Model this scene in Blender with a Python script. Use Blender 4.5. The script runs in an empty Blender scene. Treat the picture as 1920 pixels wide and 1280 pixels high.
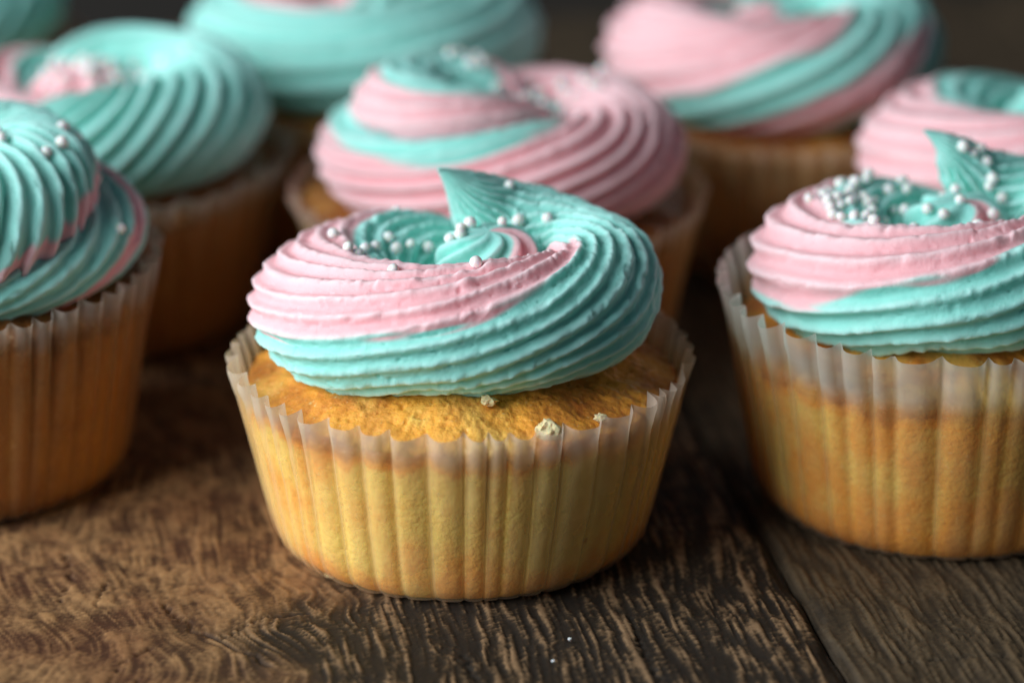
import bpy, math, random
import numpy as np
from mathutils import Vector
from mathutils.bvhtree import BVHTree

random.seed(7)
U = 0.01                       # the numbers below are centimetres
sc = bpy.context.scene
C = bpy.context.collection

# ------------------------------------------------------------------ camera
PITCH = math.radians(21.5)
DIST = 55.0
CAMP = (0.77, -DIST * math.cos(PITCH), 2.9 + DIST * math.sin(PITCH))
cam = bpy.data.cameras.new('camera')
cam.sensor_width = 22.3
cam.lens = 6800 / 1920 * 22.3
cam.clip_start = 0.02
cam.clip_end = 50
cam.dof.use_dof = True
cam.dof.focus_distance = 0.527
cam.dof.aperture_fstop = 4.6
cam.dof.aperture_blades = 7
co = bpy.data.objects.new('camera', cam)
C.objects.link(co)
co.location = [c * U for c in CAMP]
co.rotation_euler = (math.pi / 2 - PITCH, 0, 0)
sc.camera = co

# ------------------------------------------------------------------ world, window light
w = bpy.data.worlds.new('World')
sc.world = w
w.use_nodes = True
w.node_tree.nodes['Background'].inputs[0].default_value = (0.62, 0.78, 1.0, 1)
w.node_tree.nodes['Background'].inputs[1].default_value = 0.055


def area(name, loc, target, sx, sy, power, col):
    l = bpy.data.lights.new(name, 'AREA')
    l.shape = 'RECTANGLE'
    l.size = sx * U
    l.size_y = sy * U
    l.energy = power
    l.color = col
    o = bpy.data.objects.new(name, l)
    C.objects.link(o)
    o.location = [c * U for c in loc]
    d = Vector(target) - Vector(loc)
    o.rotation_euler = d.to_track_quat('-Z', 'Y').to_euler()
    return o


area('window_light', (-72, -30, 45), (0, 3, 3), 84, 80, 15.6, (0.90, 0.96, 1.0))

sc.view_settings.view_transform = 'Standard'
sc.view_settings.look = 'None'
sc.view_settings.exposure = 0
sc.view_settings.gamma = 1
sc.cycles.max_bounces = 8
sc.cycles.transparent_max_bounces = 12
sc.cycles.use_denoising = True

# ------------------------------------------------------------------ numpy noise
def _hash(ix, iy, iz, seed):
    h = (ix * 374761393 + iy * 668265263 + iz * 2147483647 + seed * 1274126177) & 0xFFFFFFFF
    h = ((h ^ (h >> 13)) * 1274126177) & 0xFFFFFFFF
    h = ((h ^ (h >> 16)) * 2246822519) & 0xFFFFFFFF
    h = h ^ (h >> 15)
    return (h & 0xFFFFFF) / float(0xFFFFFF)


def vnoise(x, y, z=0.0, seed=0):
    """smooth value noise, -1..1"""
    x, y, z = np.broadcast_arrays(np.asarray(x, float), np.asarray(y, float), np.asarray(z, float))
    ix, iy, iz = (np.floor(a).astype(np.int64) for a in (x, y, z))
    fx, fy, fz = x - ix, y - iy, z - iz
    fx, fy, fz = (f * f * (3 - 2 * f) for f in (fx, fy, fz))
    r = 0
    for dx in (0, 1):
        wx = fx if dx else 1 - fx
        for dy in (0, 1):
            wy = fy if dy else 1 - fy
            for dz in (0, 1):
                wz = fz if dz else 1 - fz
                r = r + wx * wy * wz * _hash(ix + dx, iy + dy, iz + dz, seed)
    return r * 2 - 1


def fbm(x, y, z=0.0, seed=0, octaves=3):
    r, a, f, n = 0, 1.0, 1.0, 0
    for k in range(octaves):
        r = r + a * vnoise(np.asarray(x) * f, np.asarray(y) * f, np.asarray(z) * f, seed + 17 * k)
        n += a
        a *= 0.5
        f *= 2.03
    return r / n


def sstep(a, b, x):
    t = np.clip((x - a) / (b - a), 0, 1)
    return t * t * (3 - 2 * t)


# ------------------------------------------------------------------ mesh helpers
def grid_faces(nu, nv, wrap_u=False, off=0):
    """verts laid out [v][u]"""
    iu = np.arange(nu if wrap_u else nu - 1)
    iv = np.arange(nv - 1)
    a, b = np.meshgrid(iu, iv)
    a2 = (a + 1) % nu
    f = np.stack([b * nu + a, b * nu + a2, (b + 1) * nu + a2, (b + 1) * nu + a], -1).reshape(-1, 4)
    return f + off


def mesh_from(name, verts, faces, attrs=None, smooth=True):
    me = bpy.data.meshes.new(name)
    v = np.asarray(verts, np.float32) * U
    f = np.asarray(faces, np.int32)
    me.vertices.add(len(v))
    me.vertices.foreach_set('co', v.ravel())
    me.loops.add(f.size)
    me.loops.foreach_set('vertex_index', f.ravel())
    me.polygons.add(len(f))
    me.polygons.foreach_set('loop_start', np.arange(0, f.size, f.shape[1], dtype=np.int32))
    me.update(calc_edges=True)
    me.polygons.foreach_set('use_smooth', np.full(len(f), smooth))
    for k, a in (attrs or {}).items():
        at = me.attributes.new(k, 'FLOAT', 'POINT')
        at.data.foreach_set('value', np.asarray(a, np.float32).ravel())
    me.update()
    return me


def link(name, me, mat=None, parent=None):
    o = bpy.data.objects.new(name, me)
    C.objects.link(o)
    if mat and not me.materials:
        me.materials.append(mat)
    if parent:
        o.parent = parent
    return o


def crom(P, t):
    """Catmull-Rom through rows P at parameters t (0..len-1)"""
    P = np.asarray(P, float)
    n = len(P)
    i = np.clip(np.floor(t).astype(int), 0, n - 2)
    f = (t - i)[:, None]
    p0 = P[np.clip(i - 1, 0, n - 1)]
    p1 = P[i]
    p2 = P[i + 1]
    p3 = P[np.clip(i + 2, 0, n - 1)]
    return 0.5 * (2 * p1 + (p2 - p0) * f + (2 * p0 - 5 * p1 + 4 * p2 - p3) * f ** 2 + (3 * p1 - p0 - 3 * p2 + p3) * f ** 3)


# ------------------------------------------------------------------ materials
class NT:
    def __init__(s, name):
        s.m = bpy.data.materials.new(name)
        s.m.use_nodes = True
        s.t = s.m.node_tree
        s.t.nodes.clear()
        s.out = s.t.nodes.new('ShaderNodeOutputMaterial')

    def n(s, typ, **kw):
        nd = s.t.nodes.new('ShaderNode' + typ)
        for k, v in kw.items():
            if k.startswith('i_'):
                key = k[2:]
                key = int(key) if key.isdigit() else key.replace('_', ' ')
                s.set(nd.inputs[key], v)
            else:
                setattr(nd, k, v)
        return nd

    def set(s, sock, v):
        if isinstance(v, bpy.types.NodeSocket):
            s.t.links.new(v, sock)
        elif isinstance(v, bpy.types.Node):
            s.t.links.new(v.outputs[0], sock)
        else:
            sock.default_value = v

    def attr(s, name):
        return s.n('Attribute', attribute_name=name).outputs['Fac']

    def mix(s, f, a, b, blend='MIX'):
        nd = s.t.nodes.new('ShaderNodeMix')
        nd.data_type = 'RGBA'
        nd.blend_type = blend
        for k, v in ((0, f), (6, a), (7, b)):
            if not isinstance(v, (bpy.types.NodeSocket, float, int)) and len(v) == 3:
                v = (*v, 1)
            s.set(nd.inputs[k], v)
        return nd.outputs[2]

    def math(s, op, a, b=0.0, clamp=False):
        nd = s.n('Math', operation=op, use_clamp=clamp)
        s.set(nd.inputs[0], a)
        s.set(nd.inputs[1], b)
        return nd.outputs[0]

    def noise(s, scale, detail=3, rough=0.55, vec=None):
        nd = s.n('TexNoise')
        nd.inputs['Scale'].default_value = scale
        nd.inputs['Detail'].default_value = detail
        nd.inputs['Roughness'].default_value = rough
        s.set(nd.inputs['Vector'], vec if vec is not None else s.n('TexCoord').outputs['Object'])
        return nd.outputs['Fac']

    def ramp(s, f, lo, hi, a=0.0, b=1.0):
        nd = s.n('MapRange')
        nd.interpolation_type = 'SMOOTHSTEP'
        s.set(nd.inputs[0], f)
        nd.inputs[1].default_value = lo
        nd.inputs[2].default_value = hi
        nd.inputs[3].default_value = a
        nd.inputs[4].default_value = b
        return nd.outputs[0]

    def bump(s, h, strength, dist, normal=None):
        nd = s.n('Bump')
        nd.inputs['Strength'].default_value = strength
        nd.inputs['Distance'].default_value = dist * U
        s.set(nd.inputs['Height'], h)
        if normal is not None:
            s.set(nd.inputs['Normal'], normal)
        return nd.outputs[0]


def frosting_mat(name, teal, pink):
    M = NT(name)
    f = M.attr('pink')
    crest = M.attr('crest')
    n1 = M.noise(240, 3)
    col = M.mix(M.ramp(f, 0.15, 0.85), teal, pink)
    # buttercream bleaches a little where it is whipped thin along the crests
    pale = M.mix(f, (0.62, 0.90, 0.84), (0.92, 0.75, 0.76))
    col = M.mix(M.math('MULTIPLY', M.math('MULTIPLY', crest, 0.5), M.ramp(n1, 0.3, 0.7, 0.55, 1.0)), col, pale)
    n2 = M.noise(60, 2)
    col = M.mix(M.ramp(n2, 0.3, 0.75, 0.0, 0.16), col, pale)
    p = M.n('BsdfPrincipled')
    M.set(p.inputs['Base Color'], col)
    p.inputs['Roughness'].default_value = 0.62
    p.inputs['Specular IOR Level'].default_value = 0.24
    p.inputs['Subsurface Weight'].default_value = 0.6
    p.inputs['Subsurface Radius'].default_value = (1.0, 0.85, 0.8)
    p.inputs['Subsurface Scale'].default_value = 0.0022
    b = M.bump(M.noise(1700, 2), 0.5, 0.016)
    b = M.bump(M.noise(620, 3), 0.5, 0.03, b)
    M.set(p.inputs['Normal'], b)
    M.t.links.new(p.outputs[0], M.out.inputs[0])
    return M.m


def cake_mat(name, crumb, gold, brown):
    M = NT(name)
    crust = M.attr('crust')
    n1 = M.noise(420, 4, 0.65)
    n2 = M.noise(110, 3, 0.6)
    n3 = M.noise(1300, 2, 0.6)
    f = M.math('ADD', crust, M.math('MULTIPLY', M.math('SUBTRACT', n2, 0.5), 0.75), True)
    f = M.math('ADD', f, M.math('MULTIPLY', M.math('SUBTRACT', n1, 0.5), 0.45), True)
    col = M.mix(M.ramp(f, 0.10, 0.62), crumb, gold)
    col = M.mix(M.ramp(f, 0.62, 1.1), col, brown)
    # pale sugar grains and darker pores
    col = M.mix(M.ramp(n3, 0.64, 0.74, 0, 0.55), col, (0.95, 0.72, 0.36))
    col = M.mix(M.ramp(n1, 0.38, 0.26, 0, 0.6), col, brown)
    n4 = M.noise(55, 3, 0.6)
    col = M.mix(M.math('MULTIPLY', M.ramp(n4, 0.45, 0.7), M.ramp(crust, 0.45, 0.75)), col, M.mix(0.5, crumb, gold))
    p = M.n('BsdfPrincipled')
    M.set(p.inputs['Base Color'], col)
    M.set(p.inputs['Roughness'], M.ramp(n3, 0.3, 0.7, 0.62, 0.28))
    p.inputs['Specular IOR Level'].default_value = 0.5
    p.inputs['Subsurface Weight'].default_value = 0.3
    p.inputs['Subsurface Radius'].default_value = (1.0, 0.55, 0.2)
    p.inputs['Subsurface Scale'].default_value = 0.002
    vo = M.n('TexVoronoi')
    vo.inputs['Scale'].default_value = 850
    vo.inputs['Randomness'].default_value = 1.0
    M.set(vo.inputs['Vector'], M.n('TexCoord').outputs['Object'])
    grain = M.math('SUBTRACT', 1.0, vo.outputs['Distance'])
    b = M.bump(n3, 0.7, 0.03)
    b = M.bump(grain, 0.4, 0.03, b)
    b = M.bump(n1, 0.22, 0.03, b)
    M.set(p.inputs['Normal'], b)
    M.t.links.new(p.outputs[0], M.out.inputs[0])
    return M.m


def paper_mat(name, tint, grease):
    M = NT(name)
    op = M.attr('opacity')
    n = M.noise(170, 3)
    col = M.mix(M.ramp(n, 0.3, 0.7), tint, tuple(c * 0.9 for c in tint))
    col = M.mix(M.attr('grease'), col, grease)
    d = M.n('BsdfDiffuse', i_Color=col)
    tr = M.n('BsdfTranslucent', i_Color=col)
    g = M.n('BsdfGlossy')
    g.inputs['Roughness'].default_value = 0.5
    g.inputs['Color'].default_value = (1, 1, 1, 1)
    m1 = M.n('MixShader', i_0=0.46)
    M.set(m1.inputs[1], d)
    M.set(m1.inputs[2], tr)
    t = M.n('BsdfTransparent')
    t.inputs[0].default_value = (1.0, 0.985, 0.96, 1)
    fac = M.math('ADD', op, M.math('MULTIPLY', M.math('SUBTRACT', n, 0.5), 0.35), True)
    m2 = M.n('MixShader', i_0=fac)
    M.set(m2.inputs[1], t)
    M.set(m2.inputs[2], m1)
    fr = M.n('Fresnel')
    fr.inputs[0].default_value = 1.4
    m3 = M.n('MixShader', i_0=M.math('MULTIPLY', fr, 0.35))
    M.set(m3.inputs[1], m2)
    M.set(m3.inputs[2], g)
    bp = M.bump(n, 0.5, 0.03)
    for x in (d, tr, g, fr):
        M.set(x.inputs['Normal'], bp)
    M.t.links.new(m3.outputs[0], M.out.inputs[0])
    return M.m


def plain_mat(name, col, rough=0.4, sub=0.0, bump=None):
    M = NT(name)
    n = M.noise(300, 2)
    p = M.n('BsdfPrincipled')
    M.set(p.inputs['Base Color'], M.mix(M.ramp(n, 0.3, 0.7), col, tuple(c * 0.88 for c in col)))
    p.inputs['Roughness'].default_value = rough
    p.inputs['Subsurface Weight'].default_value = sub
    p.inputs['Subsurface Scale'].default_value = 0.001
    if bump:
        M.set(p.inputs['Normal'], M.bump(M.noise(900, 3), 0.8, bump))
    M.t.links.new(p.outputs[0], M.out.inputs[0])
    return M.m


def wood_mat(name):
    M = NT(name)
    fib = M.attr('fibre')      # raised pale fibres
    zone = M.attr('zone')      # 0 dark weathered, 1 red-brown worn
    tone = M.attr('tone')
    n1 = M.noise(520, 3, 0.6)
    n2 = M.noise(55, 4, 0.65)
    f = M.math('ADD', fib, M.math('MULTIPLY', M.math('SUBTRACT', n1, 0.5), 0.35), True)
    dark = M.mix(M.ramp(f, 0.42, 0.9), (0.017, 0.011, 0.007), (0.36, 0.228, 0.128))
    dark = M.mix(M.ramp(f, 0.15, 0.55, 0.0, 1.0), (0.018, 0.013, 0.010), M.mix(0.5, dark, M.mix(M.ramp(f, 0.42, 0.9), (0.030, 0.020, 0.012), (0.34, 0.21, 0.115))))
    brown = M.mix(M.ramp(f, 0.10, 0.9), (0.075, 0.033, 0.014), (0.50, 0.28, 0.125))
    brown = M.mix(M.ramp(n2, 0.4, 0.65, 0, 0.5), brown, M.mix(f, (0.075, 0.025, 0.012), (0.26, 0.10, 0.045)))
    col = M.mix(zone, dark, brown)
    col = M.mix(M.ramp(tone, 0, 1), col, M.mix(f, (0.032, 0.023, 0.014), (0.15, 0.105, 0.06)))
    col = M.mix(1.0, col, (0.80, 0.78, 0.75), 'MULTIPLY')
    p = M.n('BsdfPrincipled')
    M.set(p.inputs['Base Color'], col)
    M.set(p.inputs['Roughness'], M.ramp(f, 0.2, 0.9, 0.72, 0.5))
    p.inputs['Specular IOR Level'].default_value = 0.3
    b = M.bump(n1, 0.6, 0.02)
    b = M.bump(M.noise(1600, 2), 0.5, 0.01, b)
    M.set(p.inputs['Normal'], b)
    M.t.links.new(p.outputs[0], M.out.inputs[0])
    return M.m


TEAL = (0.28, 0.72, 0.635)
PINK = (0.90, 0.475, 0.505)
m_frost = frosting_mat('buttercream', TEAL, PINK)
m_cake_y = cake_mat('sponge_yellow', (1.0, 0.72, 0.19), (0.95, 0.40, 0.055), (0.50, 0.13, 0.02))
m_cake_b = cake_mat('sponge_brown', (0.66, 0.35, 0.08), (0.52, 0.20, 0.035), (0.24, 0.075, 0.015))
m_paper = paper_mat('greaseproof_paper', (0.92, 0.77, 0.64), (0.96, 0.76, 0.40))
m_paper3 = paper_mat('greaseproof_paper_browned', (0.70, 0.63, 0.57), (0.56, 0.34, 0.15))
m_paper2 = paper_mat('greaseproof_paper_cool', (0.80, 0.79, 0.72), (0.72, 0.52, 0.24))
m_sprinkle = plain_mat('sugar_pearl', (0.92, 0.92, 0.89), 0.6, 0.5)
m_crumb = plain_mat('loose_crumb', (0.80, 0.68, 0.38), 0.8, 0.3, 0.05)
m_speck = plain_mat('sugar_speck', (0.75, 0.78, 0.80), 0.4, 0.2)
m_wood = wood_mat('weathered_wood')
m_gap = plain_mat('dark_underside', (0.02, 0.015, 0.01), 0.9)

# ------------------------------------------------------------------ table of planks
SEAM_DIR = np.array([-0.1794, 0.9838])       # planks run away from the camera, leaning left
SEAM_NRM = np.array([0.9838, 0.1794])
U_RIGHT = 5.55 * SEAM_NRM[0] - 5.7 * SEAM_NRM[1]     # joint right of the middle cupcake
U_LEFT = -9.2 * SEAM_NRM[0] - 5.7 * SEAM_NRM[1]      # joint at the lower left


def lic(uu, vv, du, dv, dir_u, dir_v, noise, steps):
    """line integral convolution: smear noise along the grain direction"""
    H, W = noise.shape
    acc = noise.copy()
    cnt = 1.0
    for sgn in (1, -1):
        x = np.tile(np.arange(W, dtype=np.float32), (H, 1))
        y = np.tile(np.arange(H, dtype=np.float32)[:, None], (1, W))
        for k in range(steps):
            ix = np.clip(x + 0.5, 0, W - 1).astype(np.int32)
            iy = np.clip(y + 0.5, 0, H - 1).astype(np.int32)
            x = x + sgn * dir_u[iy, ix] / du * 0.03
            y = y + sgn * dir_v[iy, ix] / dv * 0.03
            ix = np.clip(x + 0.5, 0, W - 1).astype(np.int32)
            iy = np.clip(y + 0.5, 0, H - 1).astype(np.int32)
            wgt = 1 - k / steps
            acc += noise[iy, ix] * wgt
        cnt += steps / 2
    return acc


def norm01(a):
    lo, hi = np.percentile(a, 2), np.percentile(a, 98)
    return np.clip((a - lo) / (hi - lo), 0, 1)


def plank(index, u0, u1, fine, parent):
    gap = 0.02
    u0 += gap
    u1 -= gap
    du = 0.032 if fine else 0.12
    us = np.arange(u0, u1, du)
    if fine:
        vs = np.concatenate([np.arange(-9, 4.5, 0.036), np.arange(4.5, 27, 0.16)])
        lv = np.arange(-9, 27.2, 0.036)
    else:
        vs = np.arange(-9, 27, 0.15)
        lv = vs
    dvv = lv[1] - lv[0]
    UU, VV = np.meshgrid(us, lv)
    X = UU * SEAM_NRM[0] + VV * SEAM_DIR[0]
    Y = UU * SEAM_NRM[1] + VV * SEAM_DIR[1]
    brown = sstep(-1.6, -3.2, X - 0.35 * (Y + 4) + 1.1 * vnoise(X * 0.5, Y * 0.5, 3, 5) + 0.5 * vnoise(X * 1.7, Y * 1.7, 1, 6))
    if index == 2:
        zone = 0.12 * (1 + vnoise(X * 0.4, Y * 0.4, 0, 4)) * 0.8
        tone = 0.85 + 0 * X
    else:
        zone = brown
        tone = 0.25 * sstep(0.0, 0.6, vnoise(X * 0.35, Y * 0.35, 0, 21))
    # stream function of the grain: contours are the fibres
    warp = 0.25 + 0.75 * brown
    if index == 2:
        warp = 0.22 + 0 * X
    psi = UU + warp * 0.9 * vnoise(UU * 0.33, VV * 0.28, 0, 8 + index) + warp * 0.16 * vnoise(UU * 1.0, VV * 0.9, 0, 9 + index) + 0.016 * vnoise(UU * 4.0, VV * 2.6, 0, 10 + index)
    for (kx, ky, ks, ka) in ((-3.3, -3.3, 1.2, 0.95),):
        r2 = ((X - kx) ** 2 + ((Y - ky) * 0.8) ** 2) / ks ** 2
        psi = psi + ka * np.exp(-r2)
    gv, gu = np.gradient(psi, dvv, du)
    ln = np.sqrt(gu ** 2 + gv ** 2) + 1e-6
    # along the contour
    tu, tv = -gv / ln, gu / ln
    sg = np.where(tv < 0, -1, 1)
    rng = np.random.RandomState(40 + index)
    nz = rng.rand(*UU.shape)
    nz = (nz + np.roll(nz, 1, 1) * 0.6)
    L1 = norm01(lic(UU, VV, du, dvv, tu, tv, nz, 15 if fine else 5))
    nz2 = rng.rand(*UU.shape)
    nz2 = nz2 + np.roll(nz2, 1, 1)
    L2 = norm01(lic(UU, VV, du, dvv, tu, tv, nz2, 34 if fine else 8))
    br = vnoise(X * 4.2, Y * 2.4, 0, 31) * 0.5 + vnoise(X * 11, Y * 7, 0, 32) * 0.35
    fib = np.clip((0.62 - 0.1 * brown) * L1 + (0.5 - 0.22 * brown) * L2 + (0.24 + 0.1 * brown) * br - 0.10 + 0.12 * brown, 0, 1)
    patch = sstep(-0.05, 0.5, vnoise(X * 1.1, Y * 1.4, 0, 41) + 0.5 * vnoise(X * 3.3, Y * 3.3, 0, 42)) * (0.25 + 0.6 * brown)
    worn = 0.62 + 0.20 * vnoise(X * 5, Y * 5, 0, 43) + 0.22 * vnoise(X * 16, Y * 12, 0, 44)
    fib = fib * (1 - patch) + np.clip(worn + 0.25 * (fib - 0.5), 0, 1) * patch
    amp = 0.036 * (1 - 0.45 * brown)
    h = amp * (sstep(0.3, 0.85, fib) - 0.5)
    h += 0.035 * vnoise(X * 1.3, Y * 1.3, 0, 33)
    # drying cracks and pits
    crack = np.zeros_like(X)
    cr = [((-2.7, -5.1), (-4.0, -3.6), (-4.35, -3.1)), ((-3.4, -4.2), (-2.9, -3.5), (-2.2, -3.3)), ((-6.0, -1.2), (-5.8, -2.2), (-5.9, -3.0)), ((0.4, -5.9), (0.1, -4.7)), ((2.9, -5.6), (2.6, -4.4), (2.5, -3.4)), ((-5.35, -3.2), (-5.25, -2.4)), ((-4.9, -5.6), (-4.75, -4.9), (-4.4, -4.5)),
          ((6.3, -4.9), (7.2, -4.75), (8.2, -4.7)), ((-4.3, -6.3), (-4.5, -5.4))] if fine else []
    for c in cr:
        for (a, b) in zip(c[:-1], c[1:]):
            ax, ay, bx, by = a[0], a[1], b[0], b[1]
            dx, dy = bx - ax, by - ay
            t = np.clip(((X - ax) * dx + (Y - ay) * dy) / (dx * dx + dy * dy), 0, 1)
            wob = 0.09 * vnoise(t * 9 + ax, ay, 0, 35)
            d = np.hypot(X - ax - t * dx + wob, Y - ay - t * dy + wob)
            crack = np.maximum(crack, sstep(0.055, 0.012, d) * (0.6 + 0.4 * vnoise(t * 7, ax, 0, 36)))
    h -= 0.07 * crack
    fib = fib * (1 - 0.9 * crack)
    # worn round edges at the joints
    e = np.minimum(UU - u0, u1 - UU) + 0.06 * vnoise(VV * 1.6, UU * 0.5, 0, 37 + index)
    h -= 0.09 * sstep(0.22, 0.0, e) ** 1.6
    fib = fib * (0.45 + 0.55 * sstep(-0.02, 0.22, e))
    # sample rows kept in the mesh
    rows = np.clip(np.round((vs - lv[0]) / dvv).astype(int), 0, len(lv) - 1)
    Xs, Ys, hs = X[rows], Y[rows], h[rows]
    V = np.stack([Xs, Ys, hs - 0.045], -1).reshape(-1, 3)
    nu, nv = len(us), len(vs)
    F = grid_faces(nu, nv)
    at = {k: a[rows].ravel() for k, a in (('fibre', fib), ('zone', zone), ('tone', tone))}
    # skirts give the plank its thickness
    base = len(V)
    ring = np.concatenate([np.arange(nu), (np.arange(1, nv) * nu + nu - 1), ((nv - 1) * nu + np.arange(nu - 2, -1, -1)), (np.arange(nv - 2, 0, -1) * nu)])
    low = V[ring].copy()
    low[:, 2] = -2.2
    V = np.vstack([V, low])
    nr = len(ring)
    k = np.arange(nr)
    F2 = np.stack([ring, base + k, base + (k + 1) % nr, ring[(k + 1) % nr]], -1)
    F = np.vstack([F, F2])
    for kk in at:
        at[kk] = np.concatenate([at[kk], at[kk][ring] * 0.5])
    me = mesh_from('plank', V, F, at)
    return link('plank', me, m_wood, parent)


table = bpy.data.objects.new('table', None)
C.objects.link(table)
table['kind'] = 'structure'
WPL = U_RIGHT - U_LEFT
for i, (a, b, fine) in enumerate([(U_LEFT - WPL, U_LEFT, True), (U_LEFT, U_RIGHT, True), (U_RIGHT, U_RIGHT + WPL, True),
                                  (U_LEFT - 2 * WPL, U_LEFT - WPL, False), (U_RIGHT + WPL, U_RIGHT + 2 * WPL, False)]):
    plank(i, a, b, fine, table)
# planks seen only as blur behind: the same boards go on
bmv = [(-60, -10, -2.3), (60, -10, -2.3), (60, 90, -2.3), (-60, 90, -2.3)]
link('underside', mesh_from('underside', bmv, [(0, 1, 2, 3)]), m_gap, table)

# ------------------------------------------------------------------ paper case and sponge
def profile(z, s):
    t = np.clip(z / s['zr'], 0, 1)
    r = s['rb'] + (s['rt'] - s['rb']) * (0.72 * t + 0.28 * t ** 2.6)
    bulge = 0.05 * np.sin(np.pi * t)
    return r + bulge


def pleat(phi, s, k=1.0):
    n = s['pleats']
    ph = phi + s['jit'] * (vnoise(np.cos(phi) * 3.1 + 5, np.sin(phi) * 3.1, s['seed'], 2)) * 0.10 + s['jit'] * 0.022 * vnoise(np.cos(phi) * 9 + 5, np.sin(phi) * 9, s['seed'], 4)
    a = n * ph / 2
    sn = np.abs(np.sin(a + 0.22 * np.sin(2 * a)))
    return sn ** 0.75


def paper_r(phi, z, s):
    t = np.clip(z / s['zr'], 0, 1)
    c = pleat(phi, s)
    am = (0.075 + 0.16 * t ** 1.5) * (1 + 0.35 * vnoise(np.cos(phi) * 6, np.sin(phi) * 6, z * 0.4, s['seed'] + 3))
    wob = 0.05 * vnoise(np.cos(phi) * 1.5, np.sin(phi) * 1.5, z * 0.6, s['seed'] + 5) * (0.3 + t) * 2 * s['wob']
    return profile(z, s) + wob + am * (c - 0.62), c, am


def make_case(s, parent):
    n = s['pleats']
    per = s['res']
    nph = n * per
    phi = np.arange(nph) / nph * 2 * np.pi
    nz = 34 if per >= 10 else 16
    ts = np.concatenate([[0.0], np.linspace(0.0, 1, nz)])
    PH, T = np.meshgrid(phi, ts)
    zr = s['zr'] * (1 + 0.030 * vnoise(np.cos(PH) * 1.3, np.sin(PH) * 1.3, 0, s['seed'] + 7)
                    + 0.010 * vnoise(np.cos(PH) * 9, np.sin(PH) * 9, 0, s['seed'] + 8))
    Z = 0.02 + zr * T
    R, c, am = paper_r(PH, Z, s)
    # crisp corner at the foot
    R = R - 0.16 * np.exp(-Z / 0.13)
    R = R + 0.014 * T * vnoise(PH * 26, Z * 3.5, 0, s['seed'] + 13) + 0.02 * T ** 3 * vnoise(PH * 14, Z * 5, 2, s['seed'] + 14)
    # the scallops dip a little between folds
    Z = Z - 0.09 * T ** 6 * c * s.get('dip', 1)
    Z[0] = 0.03
    R[0] = R[0] - 0.25
    V = np.stack([R * np.cos(PH), R * np.sin(PH), Z], -1).reshape(-1, 3)
    F = grid_faces(nph, len(ts), True)
    # opacity: greasy and clear where sponge touches, milky where it hangs free
    edge = s['ze'] + 0.04 + 0.10 * vnoise(np.cos(PH) * 4, np.sin(PH) * 4, 0, s['seed'] + 9) + 0.07 * 1.8 * vnoise(PH * n / 6.283, Z, 0, s['seed'] + 10)
    free = sstep(-0.28, 0.14, Z - edge - 0.10 * (1 - c))
    lift = sstep(0.60, 0.95, 1 - c) * 0.34 + 0.06 * sstep(0.7, 1, c)
    blot = 0.12 * vnoise(np.cos(PH) * 5, np.sin(PH) * 5, Z * 1.2, s['seed'] + 11)
    upper = 0.10 * sstep(s['ze'] - 1.3, s['ze'], Z)
    op = s['clear'] + lift + blot + upper
    op = op * (1 - free) + (0.52 + 0.10 * c + 0.22 * sstep(0.25, 0.0, c) + 0.12 * vnoise(PH * n / 6.283, Z * 2, 3, s['seed'] + 12)) * free
    me = mesh_from('paper_case', V, F, {'opacity': np.clip(op, 0.05, 0.95).ravel(), 'grease': np.clip(1 - free * 0.9, 0, 1).ravel()})
    return link('paper_case', me, s['paper'], parent)


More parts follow.
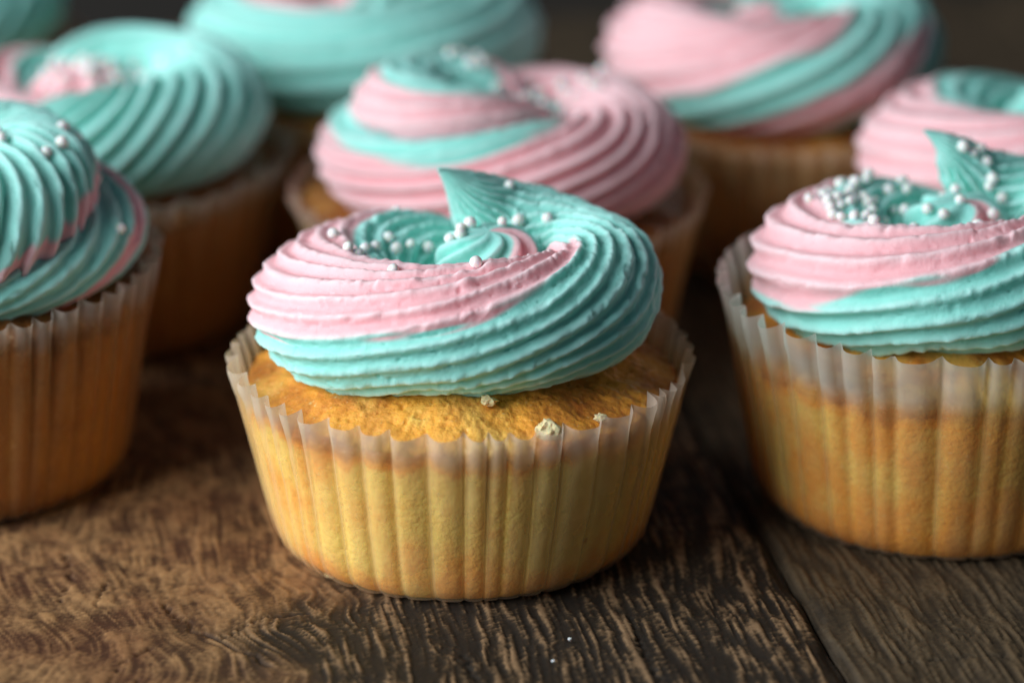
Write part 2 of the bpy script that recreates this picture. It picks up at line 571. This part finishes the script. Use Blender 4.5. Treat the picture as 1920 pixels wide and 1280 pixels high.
def make_sponge(s, parent):
    n = s['pleats']
    per = s['res']
    nph = n * per
    phi = np.arange(nph) / nph * 2 * np.pi
    nside = 60 if per >= 10 else 20
    ntop = 84 if per >= 10 else 16
    ze, zc = s['ze'], s['zc']
    rows, crust = [], []
    zed = ze + 0.07 * vnoise(np.cos(phi) * 2.2, np.sin(phi) * 2.2, 0, s['seed'] + 20) + 0.03 * vnoise(np.cos(phi) * 9, np.sin(phi) * 9, 0, s['seed'] + 23)

    def side_r(z):
        R, c, am = paper_r(phi, z, s)
        return R - 0.16 * np.exp(-z / 0.13) - 0.03 - 0.45 * am * c, c
    for i in range(nside):
        t = i / (nside - 1)
        z = 0.04 + (zed - 0.04) * t
        r, c = side_r(z)
        r = r - 0.02 * np.exp(-z / 0.16) - 0.05 * sstep(0.95, 1.0, t)
        r = r + 0.009 * np.minimum(0, fbm(np.cos(phi) * 26, np.sin(phi) * 26, z * 9, s['seed'] + 21))
        rows.append(np.stack([r * np.cos(phi), r * np.sin(phi), z], -1))
        bl = 0.35 * vnoise(np.cos(phi) * 4.5, np.sin(phi) * 4.5, z * 1.4, s['seed'] + 22)
        rb = 0.34 * np.exp(-z / 0.35)
        cr = s['bake'] + bl * 0.8 + rb + 0.22 * (c - 0.5) + 1.0 * sstep(0.84, 1.0, t + 0.05 * vnoise(np.cos(phi) * 14, np.sin(phi) * 14, 0, s['seed'] + 28)) + 0.12 * sstep(0.3, 0.0, t)
        crust.append(cr)
    r0, _ = side_r(zed)
    r0 = r0 - 0.05
    for i in range(1, ntop + 1):
        u = 1 - i / ntop
        u = max(u, 0.0)
        smooth_r = s['rt'] * 0.985 * (u)
        wgt = u ** 7
        r = (r0 * wgt + (profile(np.array(ze), s) - 0.26) * (1 - wgt)) * u
        z = zed + (zc - zed) * (1 - u ** 2.4) ** 0.85
        x, y = r * np.cos(phi), r * np.sin(phi)
        z = z + 0.045 * vnoise(x * 1.6, y * 1.6, 0, s['seed'] + 24) + 0.032 * fbm(x * 6.0, y * 6.0, 0, s['seed'] + 25) \
            - 0.035 * sstep(0.3, 0.65, fbm(x * 11.0, y * 11.0, 0, s['seed'] + 26)) - 0.022 * sstep(0.4, 0.7, vnoise(x * 17.0, y * 17.0, 0, s['seed'] + 29))
        rows.append(np.stack([x, y, z], -1))
        cr = s['bake'] + 0.58 - 0.12 * (1 - u) + 0.25 * vnoise(x * 1.7, y * 1.7, 0, s['seed'] + 27)
        crust.append(cr + 0 * phi)
    V = np.concatenate(rows)
    F = grid_faces(nph, nside + ntop, True)
    me = mesh_from('sponge', V, F, {'crust': np.clip(np.concatenate(crust), 0, 1.2)})
    return link('sponge', me, s['cake'], parent)


# ------------------------------------------------------------------ piped buttercream
def rope(rows, nlen, nsec, ridges, depth, seed, bands, twist_phase=0.0, rough=1.0, lumps=()):
    """rows: theta, R, z, half width, half height, twist (deg), colour angle (deg). Star section swept along a coil."""
    P = np.asarray([list(r) + [1.0] * (8 - len(r)) for r in rows], float)
    t = np.linspace(0, len(P) - 1, nlen)
    Q = crom(P, t)
    th = np.radians(Q[:, 0])
    R = Q[:, 1]
    c = np.stack([R * np.cos(th), R * np.sin(th), Q[:, 2]], -1)
    d = np.gradient(c, axis=0)
    d /= np.linalg.norm(d, axis=1)[:, None] + 1e-9
    up = np.array([0, 0, 1.0])
    s = np.cross(d, up)
    s /= np.linalg.norm(s, axis=1)[:, None] + 1e-9
    n = np.cross(s, d)
    wv = np.maximum(Q[:, 3], 0.012)
    hv = np.maximum(Q[:, 4], 0.012)
    psi = np.arange(nsec) / nsec * 2 * np.pi
    PS = psi[None, :]
    TW = np.radians(Q[:, 5])[:, None] + twist_phase
    CA = Q[:, 6][:, None]
    PM = np.clip(Q[:, 7], 0, 1)[:, None]
    a = PS - TW
    # ridges of unequal strength
    wob = 0.16 * vnoise(np.cos(a) * 2.2, np.sin(a) * 2.2, t[:, None] * 0.9, seed + 1)
    ph = ridges * (a + wob * 0.35)
    rid = ((1 + np.cos(ph)) / 2) ** 1.3
    amp = depth * (0.85 + 0.4 * vnoise(np.cos(a) * 2.7, np.sin(a) * 2.7, t[:, None] * 1.1, seed + 2))
    size = np.minimum(wv, hv)[:, None]
    amp = amp * np.minimum(1, size / 0.55)
    L = t[:, None] * 1.0
    arc = np.cumsum(np.linalg.norm(np.diff(c, axis=0, prepend=c[:1]), axis=1))[:, None]
    r_off = amp * (rid - 1) + 0.05 * size * vnoise(np.cos(PS) * 1.6, np.sin(PS) * 1.6, arc * 0.9, seed + 3)
    # ragged crests: short nicks where the cream tore leaving the nozzle
    k = ridges * a / (2 * np.pi)
    kk = np.round(k)
    r_off = r_off + rough * rid ** 2 * (0.020 * vnoise(arc * 6.5, kk * 7.3, 0, seed + 4) + 0.013 * vnoise(arc * 15, kk * 3.1, 0, seed + 5)) * np.minimum(1, size / 0.4)
    r_off = r_off - rough * 0.024 * sstep(0.66, 0.85, vnoise(arc * 8, k * 5.3, 0, seed + 9)) * np.minimum(1, size / 0.5)
    r_off = r_off - rough * rid * 0.04 * sstep(0.55, 0.8, vnoise(arc * 3.1, k * 1.3, 0, seed + 10)) * np.minimum(1, size / 0.5)
    r_off = r_off + rough * 0.008 * vnoise(arc * 12, k * 6, 0, seed + 6)
    for (lt, lp, lr, lh) in lumps:
        dl = ((Q[:, 0:1] - lt) * np.pi / 180 * 2.2) ** 2 + ((np.degrees(PS) - lp) * np.pi / 180 * 1.1) ** 2
        r_off = r_off + lh * np.exp(-dl / lr ** 2)
    r_off = np.maximum(r_off, -0.8 * size)
    rx = (wv[:, None] + r_off)
    rz = (hv[:, None] + r_off)
    # squarer than an ellipse underneath, where it sits
    X = rx * np.cos(PS)
    Z = rz * np.sin(PS)
    V = c[:, None, :] + s[:, None, :] * X[..., None] + n[:, None, :] * Z[..., None]
    deg = (np.degrees(PS) - CA + 0 * X)
    deg = deg + 5 * vnoise(arc * 1.4, k * 0.8, 0, seed + 7) + 5 * vnoise(arc * 1.8, k * 4.0, 0, seed + 8)
    pink = np.zeros_like(X)
    for (b0, b1) in bands:
        mid, half = (b0 + b1) / 2, (b1 - b0) / 2
        dd = np.abs((deg - mid + 180) % 360 - 180)
        pink = np.maximum(pink, sstep(7, -7, dd - half * PM + 12 * (PM < 0.05)))
    V = V.reshape(-1, 3)
    F = grid_faces(nsec, nlen, True)
    # close both ends
    nV = len(V)
    V = np.vstack([V, c[:1], c[-1:]])
    k0 = np.arange(nsec)
    f0 = np.stack([np.full(nsec, nV), (k0 + 1) % nsec, k0, k0], -1)
    e = (nlen - 1) * nsec
    f1 = np.stack([np.full(nsec, nV + 1), e + k0, e + (k0 + 1) % nsec, e + (k0 + 1) % nsec], -1)
    tri = np.vstack([f0[:, :3], f1[:, :3]])
    at = {'pink': np.concatenate([pink.ravel(), [pink[0].mean(), pink[-1].mean()]]), 'crest': np.concatenate([(rid ** 2).ravel(), [0, 0]])}
    return V, F, tri, at


def dab(cx, cy, z0, R, H, ridges, depth, turn, nl, ns, seed, bands, lean=(0, 0)):
    """the first squeeze in the middle: a twisted star mound"""
    ts = np.linspace(0, 1, nl)
    ph = np.arange(ns) / ns * 2 * np.pi
    T, PH = np.meshgrid(ts, ph, indexing='ij')
    rr = R * np.cos(T * np.pi / 2) ** 0.42
    zz = H * np.sin(T * np.pi / 2) ** 1.0
    a = PH - math.radians(turn) * T
    rid = ((1 + np.cos(ridges * a + 0.8 * vnoise(np.cos(a) * 2, np.sin(a) * 2, 0, seed))) / 2) ** 1.1
    rr = rr * (1 - depth * (1 - rid)) * (1 + 0.10 * vnoise(np.cos(a) * 1.4, np.sin(a) * 1.4, T * 2, seed + 1))
    rr = np.maximum(rr, 0.004) + 0.008 * vnoise(PH * 8, T * 14, 0, seed + 2) * (T < 0.97)
    zz = zz - 0.10 * (1 - rid) * np.sin(T * np.pi)
    V = np.stack([cx + lean[0] * T + rr * np.cos(PH), cy + lean[1] * T + rr * np.sin(PH), z0 + zz], -1).reshape(-1, 3)
    F = grid_faces(ns, nl, True)
    deg = np.degrees(a)
    pink = np.zeros_like(T)
    for (b0, b1) in bands:
        mid, half = (b0 + b1) / 2, (b1 - b0) / 2
        dd = np.abs((deg - mid + 180) % 360 - 180)
        pink = np.maximum(pink, sstep(6, -6, dd - half))
    return V, F, np.zeros((0, 3), int), {'pink': pink.ravel(), 'crest': (rid ** 2).ravel() * 0.7}


def join_parts(parts, off=(0, 0, 0)):
    V, Q, T, A = [], [], [], {}
    n = 0
    for (v, f, tri, at) in parts:
        V.append(v)
        Q.append(f + n)
        T.append(tri + n)
        for k, a in at.items():
            A.setdefault(k, []).append(a)
        n += len(v)
    V = np.vstack(V) + np.array(off)
    Q = np.vstack(Q)
    T = np.vstack(T)
    me = bpy.data.meshes.new('frosting')
    me.vertices.add(len(V))
    me.vertices.foreach_set('co', (V * U).astype(np.float32).ravel())
    li = np.concatenate([Q.ravel(), T.ravel()]).astype(np.int32)
    me.loops.add(len(li))
    me.loops.foreach_set('vertex_index', li)
    me.polygons.add(len(Q) + len(T))
    ls = np.concatenate([np.arange(len(Q)) * 4, len(Q) * 4 + np.arange(len(T)) * 3]).astype(np.int32)
    me.polygons.foreach_set('loop_start', ls)
    me.update(calc_edges=True)
    me.polygons.foreach_set('use_smooth', np.ones(len(ls), bool))
    for k, a in A.items():
        at = me.attributes.new(k, 'FLOAT', 'POINT')
        at.data.foreach_set('value', np.concatenate(a).astype(np.float32))
    me.update()
    return me


# sugar pearls share one mesh
def pearl_mesh():
    ns, nr = 18, 11
    V = []
    for j in range(nr):
        b = -math.pi / 2 + math.pi * (j + 0.02) / (nr - 1 + 0.04)
        for i in range(ns):
            a = 2 * math.pi * i / ns
            k = 0.095 * (1 + 0.03 * math.sin(3 * a + 1) * math.cos(b))
            V.append((k * math.cos(b) * math.cos(a), k * math.cos(b) * math.sin(a), k * 0.96 * math.sin(b)))
    me = mesh_from('sprinkle', V, grid_faces(ns, nr, True))
    me.materials.append(m_sprinkle)
    return me


PEARL = pearl_mesh()


def sprinkle_on(frost, spots, scale=1.0):
    """drop pearls straight down on to the cream"""
    me = frost.data
    co_ = [v.co.copy() for v in me.vertices]
    tree = BVHTree.FromPolygons(co_, [tuple(p.vertices) for p in me.polygons])
    rnd = random.Random(len(spots) * 31 + int(scale * 100))
    for (x, y) in spots:
        hit, nrm, idx, dist = tree.ray_cast(Vector((x * U, y * U, 0.2)), Vector((0, 0, -1)))
        if hit is None:
            continue
        if nrm.z < 0:
            nrm = -nrm
        o = link('sprinkle', PEARL, None, frost)
        k = scale * rnd.uniform(0.80, 1.08)
        o.location = hit + nrm.normalized() * (0.06 * k * U)
        o.scale = (k, k, k)
        o.rotation_euler = (rnd.random() * 3, rnd.random() * 3, rnd.random() * 3)


#__CUPCAKES__
def cupcake(label, x, y, ropes, dabs=(), spots=(), group='frosted cupcakes on the wooden table', foff=(0, 0), rot=0, pscale=1.0, fine=False, **kw):
    s = dict(rb=2.82, rt=3.45, zr=2.95, ze=2.55, zc=3.1, pleats=44, jit=1.0, wob=1.0, seed=3, res=6, clear=0.22, bake=0.2,
             paper=m_paper, cake=m_cake_y)
    s.update(kw)
    root = bpy.data.objects.new('cupcake', None)
    C.objects.link(root)
    root.empty_display_size = 0.01
    root.location = (x * U, y * U, 0)
    root['label'] = label
    root['category'] = 'cupcake'
    root['group'] = group
    make_case(s, root)
    make_sponge(s, root)
    parts = []
    q = 1.0 if fine else 0.5
    for r in ropes:
        r = dict(r)
        rows = [list(a) for a in r['rows']]
        ox, oy = r.get('off', (0, 0))
        for a in rows:
            if rot:
                a[0] += rot
            a[2] += s['zc']
        pr = (rope(rows, int(r.get('nlen', 620) * q), int(r.get('ridges', 18)) * (12 if fine else 8), r.get('ridges', 18),
                          r.get('depth', 0.13), s['seed'] + 50, r['bands'], rough=r.get('rough', 1.0), lumps=r.get('lumps', ())))
        pr[0][:, 0] += ox
        pr[0][:, 1] += oy
        parts.append(pr)
    for dd in dabs:
        parts.append(dab(dd[0], dd[1], s['zc'] - 0.25, dd[2], dd[3], dd[4], 0.20, dd[5], 60 if fine else 30, 180 if fine else 90, s['seed'] + 70, dd[6]))
    me = join_parts(parts, (foff[0], foff[1], 0))
    fr = link('frosting', me, m_frost, root)
    if spots:
        sprinkle_on(fr, spots, pscale)
    return root


# ---- middle cupcake, in focus. theta 90 is the far side, 180 left, 270 front, 360 right
A_ROWS = [
    (70, 1.75, 0.15, 0.60, 0.50, -85, -85),
    (95, 1.95, 0.35, 0.95, 0.70, -75, -75),
    (125, 1.98, 0.50, 1.08, 0.82, -52, -44),
    (155, 1.98, 0.48, 1.18, 0.88, -30, -18),
    (185, 1.96, 0.46, 1.25, 0.97, -10, -10),
    (215, 1.94, 0.53, 1.22, 1.01, 6, 4),
    (245, 1.88, 0.70, 1.14, 0.95, 18, 15),
    (275, 1.86, 0.76, 1.08, 0.98, 34, 32),
    (305, 1.95, 0.78, 1.02, 0.98, 62, 64),
    (335, 2.05, 0.76, 1.00, 0.98, 96, 98),
    (5, 2.08, 0.76, 0.98, 0.94, 130, 140, 0.8),
    (33, 1.96, 0.82, 0.92, 0.88, 160, 172, 0.5),
    (56, 1.70, 1.04, 0.82, 0.82, 184, 200, 0.25),
    (71, 1.46, 1.38, 0.68, 0.66, 204, 225, 0.12),
    (82, 1.20, 1.76, 0.48, 0.42, 222, 240, 0),
    (96, 1.02, 2.07, 0.24, 0.19, 236, 250, 0),
    (112, 0.92, 2.30, 0.02, 0.02, 246, 260, 0),
]


def fix(rows):
    out, last = [], -1e9
    for r in rows:
        r = list(r)
        while r[0] < last:
            r[0] += 360
        last = r[0]
        out.append(r)
    return out


A_SPOTS = [(-1.55, 0.0), (-1.45, 0.35), (-0.95, -1.2), (0.85, 1.1), (1.3, 1.0), (-1.01, 2.33), (-1.9, 0.76), (-1.69, -0.1), (-1.11, 1.16), (-0.99, 0.87), (-1.32, 0.71), (-0.77, 1.14), (-0.51, 1.3), (-0.15, 0.3), (0.0, 0.45), (0.02, 0.25), (0.14, 0.55), (0.23, -1.32), (0.73, 1.53), (0.62, 0.65)]
cupcake('sharply focused pink and teal cupcake, foremost in the middle, yellow through its case', 0, -0.4,
        [dict(rows=fix(A_ROWS), bands=[(0, 118)], ridges=21, depth=0.095, nlen=900, lumps=[(274, 66, 0.13, 0.07), (262, 40, 0.2, 0.03), (250, 100, 0.16, 0.04), (228, 120, 0.15, 0.04), (285, 96, 0.12, 0.04), (256, 309, 0.3, -0.05)])],
        [(0.42, 0.05, 1.02, 1.85, 9, 150, [(190, 262)])], A_SPOTS, fine=True, res=12, seed=3, zc=3.1, rt=3.42, zr=2.92, ze=2.52, foff=(0, 0.3))

# ---- left cupcake cut by the frame
B_ROWS = fix([
    (60, 1.6, 0.10, 0.7, 0.5, -60, 0), (100, 1.95, 0.35, 1.1, 0.75, -40, 0), (150, 2.05, 0.45, 1.2, 0.8, 0, 20), (210, 2.05, 0.5, 1.2, 0.8, 40, 60),
    (270, 2.0, 0.35, 1.2, 0.75, 90, 90), (320, 2.0, 0.35, 1.22, 0.75, 170, 170), (0, 2.05, 0.38, 1.25, 0.78, 240, 240), (50, 1.95, 0.5, 1.15, 0.8, 300, 300),
    (90, 1.6, 0.7, 1.0, 0.8, 340, 340), (110, 1.35, 0.8, 0.5, 0.5, 350, 350)])
B_TOP = fix([
    (170, 1.9, 0.5, 0.8, 0.6, -90, -20), (210, 1.98, 0.6, 1.2, 0.85, -60, -10), (245, 2.0, 0.60, 1.26, 1.05, 0, -4), (275, 1.98, 0.68, 1.30, 1.15, 80, -4), (305, 1.82, 0.88, 1.25, 1.15, 175, 4),
    (340, 1.58, 1.12, 1.12, 1.04, 285, 14), (20, 1.42, 1.28, 1.02, 0.94, 400, 20), (60, 1.15, 1.55, 0.75, 0.65, 480, 40), (90, 0.85, 1.8, 0.35, 0.35, 510, 60), (110, 0.7, 2.0, 0.03, 0.03, 520, 60)])
cupcake('cupcake cut off by the left edge, teal ridges with thin pink stripes', -8.2, 2.2,
        [dict(rows=B_ROWS, bands=[(128, 150), (-60, -48)], ridges=16, depth=0.10), dict(rows=B_TOP, bands=[(-50, -2)], ridges=13, depth=0.15, nlen=760)],
        [(0.0, 0.2, 0.9, 1.6, 9, 75, [(150, 235)])], [(2.2, 0.25), (2.0, 0.1), (2.09, -0.6), (1.86, -0.93), (1.05, -0.4), (1.02, -0.6), (1.15, -0.75), (2.94, -1.01), (2.5, 0.2)],
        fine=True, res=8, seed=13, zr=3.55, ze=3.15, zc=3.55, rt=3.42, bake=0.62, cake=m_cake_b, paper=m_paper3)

# ---- right cupcake cut by the frame
C_ROWS = [(r[0] + 4, r[1] * 0.98, r[2], r[3] * 0.98, r[4], r[5] * 0.9 - 8, r[6] - 6 + (20 if (r[0] > 240 or r[0] < 60) else 0), *r[7:]) for r in A_ROWS[:-5]] + [
    (66, 1.5, 1.30, 0.62, 0.58, 190, 225, 0.15), (79, 1.28, 1.72, 0.42, 0.40, 204, 234, 0), (90, 1.14, 2.02, 0.22, 0.20, 216, 240, 0), (108, 1.15, 2.26, 0.02, 0.02, 224, 250, 0)]
C_ROWS = fix(C_ROWS)
rc = random.Random(5)
rc = random.Random(15)
C_SPOTS = [(-1.55 + rc.gauss(0, 0.28), 1.0 + rc.gauss(0, 0.5)) for k in range(12)] + [(0.4 + rc.gauss(0, 0.5), 0.9 + rc.gauss(0, 0.4)) for k in range(8)] + [(-1.72 + rc.gauss(0, 0.2), 0.35 + rc.gauss(0, 0.5)) for k in range(8)] + [(-0.5 + rc.gauss(0, 0.5), -0.9 + rc.gauss(0, 0.25)) for k in range(5)] + [(-1.4, 1.32), (-1.19, 1.61), (-1.55, 1.55), (-1.86, -0.19), (-1.72, -0.45), (-1.34, 1.03), (-1.09, 0.98), (-1.33, -0.26), (-0.6, 1.81), (-0.55, 1.42), (-0.02, 0.85), (0.11, 0.04), (-0.17, -0.33), (0.6, 1.02), (0.86, 0.75), (0.61, -0.09), (0.69, 0.85), (0.39, 1.03), (-0.37, 0.01), (-0.88, 1.42), (-1.27, -0.85), (-1.57, -0.54), (0.52, 1.14), (-1.95, 0.7), (-1.8, 1.0), (-1.1, 1.9), (0.9, -0.3), (1.2, -0.1), (-1.0, 0.3), (-0.9, -0.1)]
cupcake('cupcake cut off by the right edge, many white pearls and a raised teal tip', 7.5, 1.1,
        [dict(rows=C_ROWS, bands=[(0, 112)], ridges=16, depth=0.15)],
        [(0.1, 0.2, 1.0, 1.7, 7, 110, [(200, 250)])], C_SPOTS, fine=True, res=8, seed=23, zr=3.6, ze=2.75, zc=3.28, rt=3.5, rb=2.85,
        bake=0.42, cake=m_cake_y, paper=m_paper2)

# ---- behind the middle one
E_ROWS = fix([
    (60, 1.7, 0.2, 0.8, 0.6, -60, -90), (100, 1.9, 0.45, 1.05, 0.78, -50, -95), (150, 2.0, 0.45, 1.14, 0.82, -30, -105), (200, 2.0, 0.45, 1.14, 0.82, -10, -102), (250, 2.0, 0.5, 1.14, 0.87, 20, -92),
    (290, 2.0, 0.58, 1.12, 0.92, 55, -50), (330, 2.0, 0.55, 1.14, 0.95, 95, -10), (5, 2.0, 0.55, 1.14, 0.95, 135, 10), (45, 1.9, 0.55, 1.05, 0.9, 175, 20),
    (90, 1.6, 0.6, 0.85, 0.75, 200, 10), (120, 1.4, 0.7, 0.5, 0.5, 215, 0), (135, 1.3, 0.8, 0.05, 0.05, 225, 0)])
E_COIL = fix([
    (30, 0.95, 0.9, 0.4, 0.4, 0, -60), (70, 1.0, 1.1, 0.72, 0.62, 15, -90), (120, 1.05, 1.18, 0.78, 0.68, 30, -120), (180, 1.08, 1.22, 0.84, 0.74, 50, -118), (230, 1.08, 1.2, 0.86, 0.76, 65, -110),
    (280, 1.1, 1.14, 0.82, 0.74, 90, -95), (320, 1.2, 1.02, 0.66, 0.6, 110, -80), (350, 1.3, 0.9, 0.4, 0.4, 120, -70), (5, 1.35, 0.85, 0.05, 0.05, 130, -70)])
rc = random.Random(9)
E_SPOTS = [(1.1 + rc.gauss(0, 0.5), 0.6 + rc.gauss(0, 0.6)) for k in range(16)] + [(-0.6 + rc.gauss(0, 0.3), 0.9 + rc.gauss(0, 0.3)) for k in range(6)]
cupcake('blurred two tier pink cupcake with teal band, right behind the sharp one', 0.57, 7.1,
        [dict(rows=E_ROWS, bands=[(-40, 140)], ridges=18, depth=0.15, rough=0.8), dict(rows=E_COIL, bands=[(0, 178)], ridges=14, depth=0.07, rough=0.8, off=(-0.62, 0.1))],
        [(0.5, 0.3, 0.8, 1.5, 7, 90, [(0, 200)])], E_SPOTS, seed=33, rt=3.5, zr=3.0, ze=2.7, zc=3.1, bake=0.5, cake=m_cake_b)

# ---- second row left
D_ROWS = fix([
    (80, 1.8, 0.2, 0.8, 0.6, -40, -90), (120, 2.0, 0.45, 1.05, 0.75, -20, -60), (160, 2.0, 0.45, 1.12, 0.8, 10, -20), (200, 2.0, 0.48, 1.15, 0.8, 40, 20), (240, 1.98, 0.52, 1.18, 0.85, 80, 50),
    (275, 2.0, 0.6, 1.18, 0.95, 140, 80), (305, 2.0, 0.66, 1.2, 1.0, 215, 110), (340, 2.02, 0.7, 1.2, 1.0, 290, 150), (15, 1.95, 0.74, 1.1, 0.98, 350, 180), (45, 1.8, 0.8, 1.0, 0.9, 380, 190),
    (80, 1.6, 0.95, 0.8, 0.7, 400, 210), (110, 1.4, 1.05, 0.4, 0.4, 420, 220), (125, 1.3, 1.1, 0.04, 0.04, 420, 220)])
rc = random.Random(11)
D_SPOTS = [(0.05 + rc.gauss(0, 0.5), 0.1 + rc.gauss(0, 0.45)) for k in range(34)]
cupcake('blurred teal cupcake behind the left one, pink hollow full of white pearls', -6.6, 8.9,
        [dict(rows=D_ROWS, bands=[(20, 140)], ridges=13, depth=0.22, rough=0.7)],
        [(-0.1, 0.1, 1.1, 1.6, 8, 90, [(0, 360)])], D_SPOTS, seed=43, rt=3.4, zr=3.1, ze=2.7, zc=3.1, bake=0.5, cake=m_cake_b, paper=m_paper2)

# ---- far row, plain teal
F_ROWS = fix([
    (60, 1.7, 0.2, 0.8, 0.6, -10, 60), (110, 2.05, 0.5, 1.15, 0.85, 0, 60), (180, 2.1, 0.6, 1.2, 0.95, 20, 75), (250, 2.1, 0.66, 1.2, 1.0, 35, 85), (290, 2.1, 0.7, 1.2, 1.02, 50, 110), (330, 2.1, 0.7, 1.2, 1.02, 65, 140),
    (10, 2.1, 0.7, 1.2, 1.02, 80, 170), (60, 1.75, 0.9, 1.0, 0.9, 100, 190), (90, 1.4, 1.1, 0.7, 0.65, 110, 200), (115, 1.1, 1.3, 0.05, 0.05, 120, 200)])
cupcake('blurred cupcake with smooth plain teal cream, cut by the top edge left of centre', -2.0, 13.6,
        [dict(rows=F_ROWS, bands=[(0, 90)], ridges=15, depth=0.13, rough=0.6)],
        [(0.2, -0.1, 1.0, 1.9, 8, 90, [(100, 160)])], [(0.3, -0.4), (-0.5, 0.1), (0.2, 0.5)], seed=53, rt=3.4, bake=0.45, cake=m_cake_y)

# ---- far row right, diagonal bands
G_ROWS = fix([
    (80, 1.7, 0.2, 0.8, 0.6, -60, -60), (130, 2.0, 0.5, 1.1, 0.85, -40, -50), (180, 2.0, 0.6, 1.15, 1.0, -20, -45), (225, 2.0, 0.65, 1.15, 1.02, 10, -25), (270, 1.95, 0.7, 1.15, 1.05, 60, 20),
    (310, 1.95, 0.75, 1.15, 1.05, 110, 65), (332, 1.95, 0.78, 1.15, 1.03, 138, 90, 0.6), (350, 1.95, 0.8, 1.15, 1.02, 160, 110, 0), (30, 1.8, 0.95, 1.0, 0.95, 200, 150, 0), (70, 1.4, 1.2, 0.8, 0.7, 230, 180, 0), (110, 1.0, 1.4, 0.4, 0.4, 250, 200, 0), (130, 0.9, 1.5, 0.03, 0.03, 255, 200, 0)])
cupcake('top right blurred cupcake with diagonal bands and bare orange sponge at left', 6.05, 12.4,
        [dict(rows=G_ROWS, bands=[(12, 175), (-85, -38)], ridges=15, depth=0.14, rough=0.6)],
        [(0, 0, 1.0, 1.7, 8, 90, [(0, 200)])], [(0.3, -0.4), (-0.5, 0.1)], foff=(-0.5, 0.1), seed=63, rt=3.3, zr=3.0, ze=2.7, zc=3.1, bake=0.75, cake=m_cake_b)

# ---- second row right
H_ROWS = fix([(r[0], r[1], r[2], r[3] * 1.04, r[4], r[5], r[6] - 12, *r[7:]) for r in A_ROWS[:-4]] + [(84, 1.35, 1.15, 0.35, 0.35, 204, 225, 0), (96, 1.2, 1.2, 0.03, 0.03, 215, 230, 0)])
cupcake('blurred cupcake at the right edge behind the pearl covered one, pink side and teal top', 10.3, 7.1,
        [dict(rows=H_ROWS, bands=[(0, 118)], ridges=16, depth=0.10, rough=0.5)],
        [(0.1, 0.2, 1.0, 1.7, 7, 110, [(200, 300)])], [(-0.6, 0.2), (0.3, 0.3)], foff=(-0.5, -0.2), seed=73, bake=0.5, zc=3.15, zr=2.95, ze=2.75, rt=3.3)

# ---- far left corner
cupcake('dark teal cupcake barely showing in the top left corner', -10.9, 15.6,
        [dict(rows=D_ROWS, bands=[(30, 60)], ridges=15, depth=0.2, rough=0.5)],
        [(0, 0, 1.0, 1.6, 7, 110, [(200, 240)])], [(0.3, 0.3)], seed=83, bake=0.5)


# ------------------------------------------------------------------ loose bits
def crumb(name, label, loc, size, seed, mat, cat, flat=0.6):
    ns, nr = 14, 9
    V = []
    for j in range(nr):
        b = -math.pi / 2 + math.pi * (j + 0.05) / (nr - 1 + 0.1)
        for i in range(ns):
            a = 2 * math.pi * i / ns
            V.append((math.cos(b) * math.cos(a), math.cos(b) * math.sin(a), math.sin(b)))
    V = np.array(V)
    k = 1 + 0.45 * vnoise(V[:, 0] * 1.7 + seed, V[:, 1] * 1.7, V[:, 2] * 1.7, seed) + 0.3 * vnoise(V[:, 0] * 4, V[:, 1] * 4 + seed, V[:, 2] * 4, seed + 1)
    V = V * k[:, None] * size / 2
    V[:, 2] *= flat
    o = link(name, mesh_from(name, V, grid_faces(ns, nr, True), smooth=False), mat)
    o.location = [c * U for c in loc]
    o['label'] = label
    o['category'] = cat
    return o


crumb('cake_crumb', 'small pale heart shaped crumb on the orange sponge below the front frosting', (0.42, -2.55, 2.98), 0.24, 3, m_crumb, 'crumb')
crumb('cake_crumb', 'largest pale crumb, resting against the front rim of the middle paper case', (1.28, -3.05, 2.72), 0.40, 8, m_crumb, 'crumb', 0.8)
crumb('cake_crumb', 'pale crumb tucked behind the case rim, right of the largest crumb', (2.05, -2.62, 2.74), 0.19, 14, m_crumb, 'crumb')
crumb('cake_crumb', 'tiny orange crumb on the wood at the left foot of the middle cupcake', (-1.95, -2.18, 0.03), 0.16, 19, m_crumb, 'crumb')
crumb('sugar_speck', 'white sugar speck on dark wood in front of the middle cupcake', (1.6, -4.3, 0.01), 0.06, 23, m_speck, 'sugar')
crumb('sugar_speck', 'bluish white speck near the bottom edge, below the other speck', (1.35, -5.0, 0.01), 0.05, 27, m_speck, 'sugar')
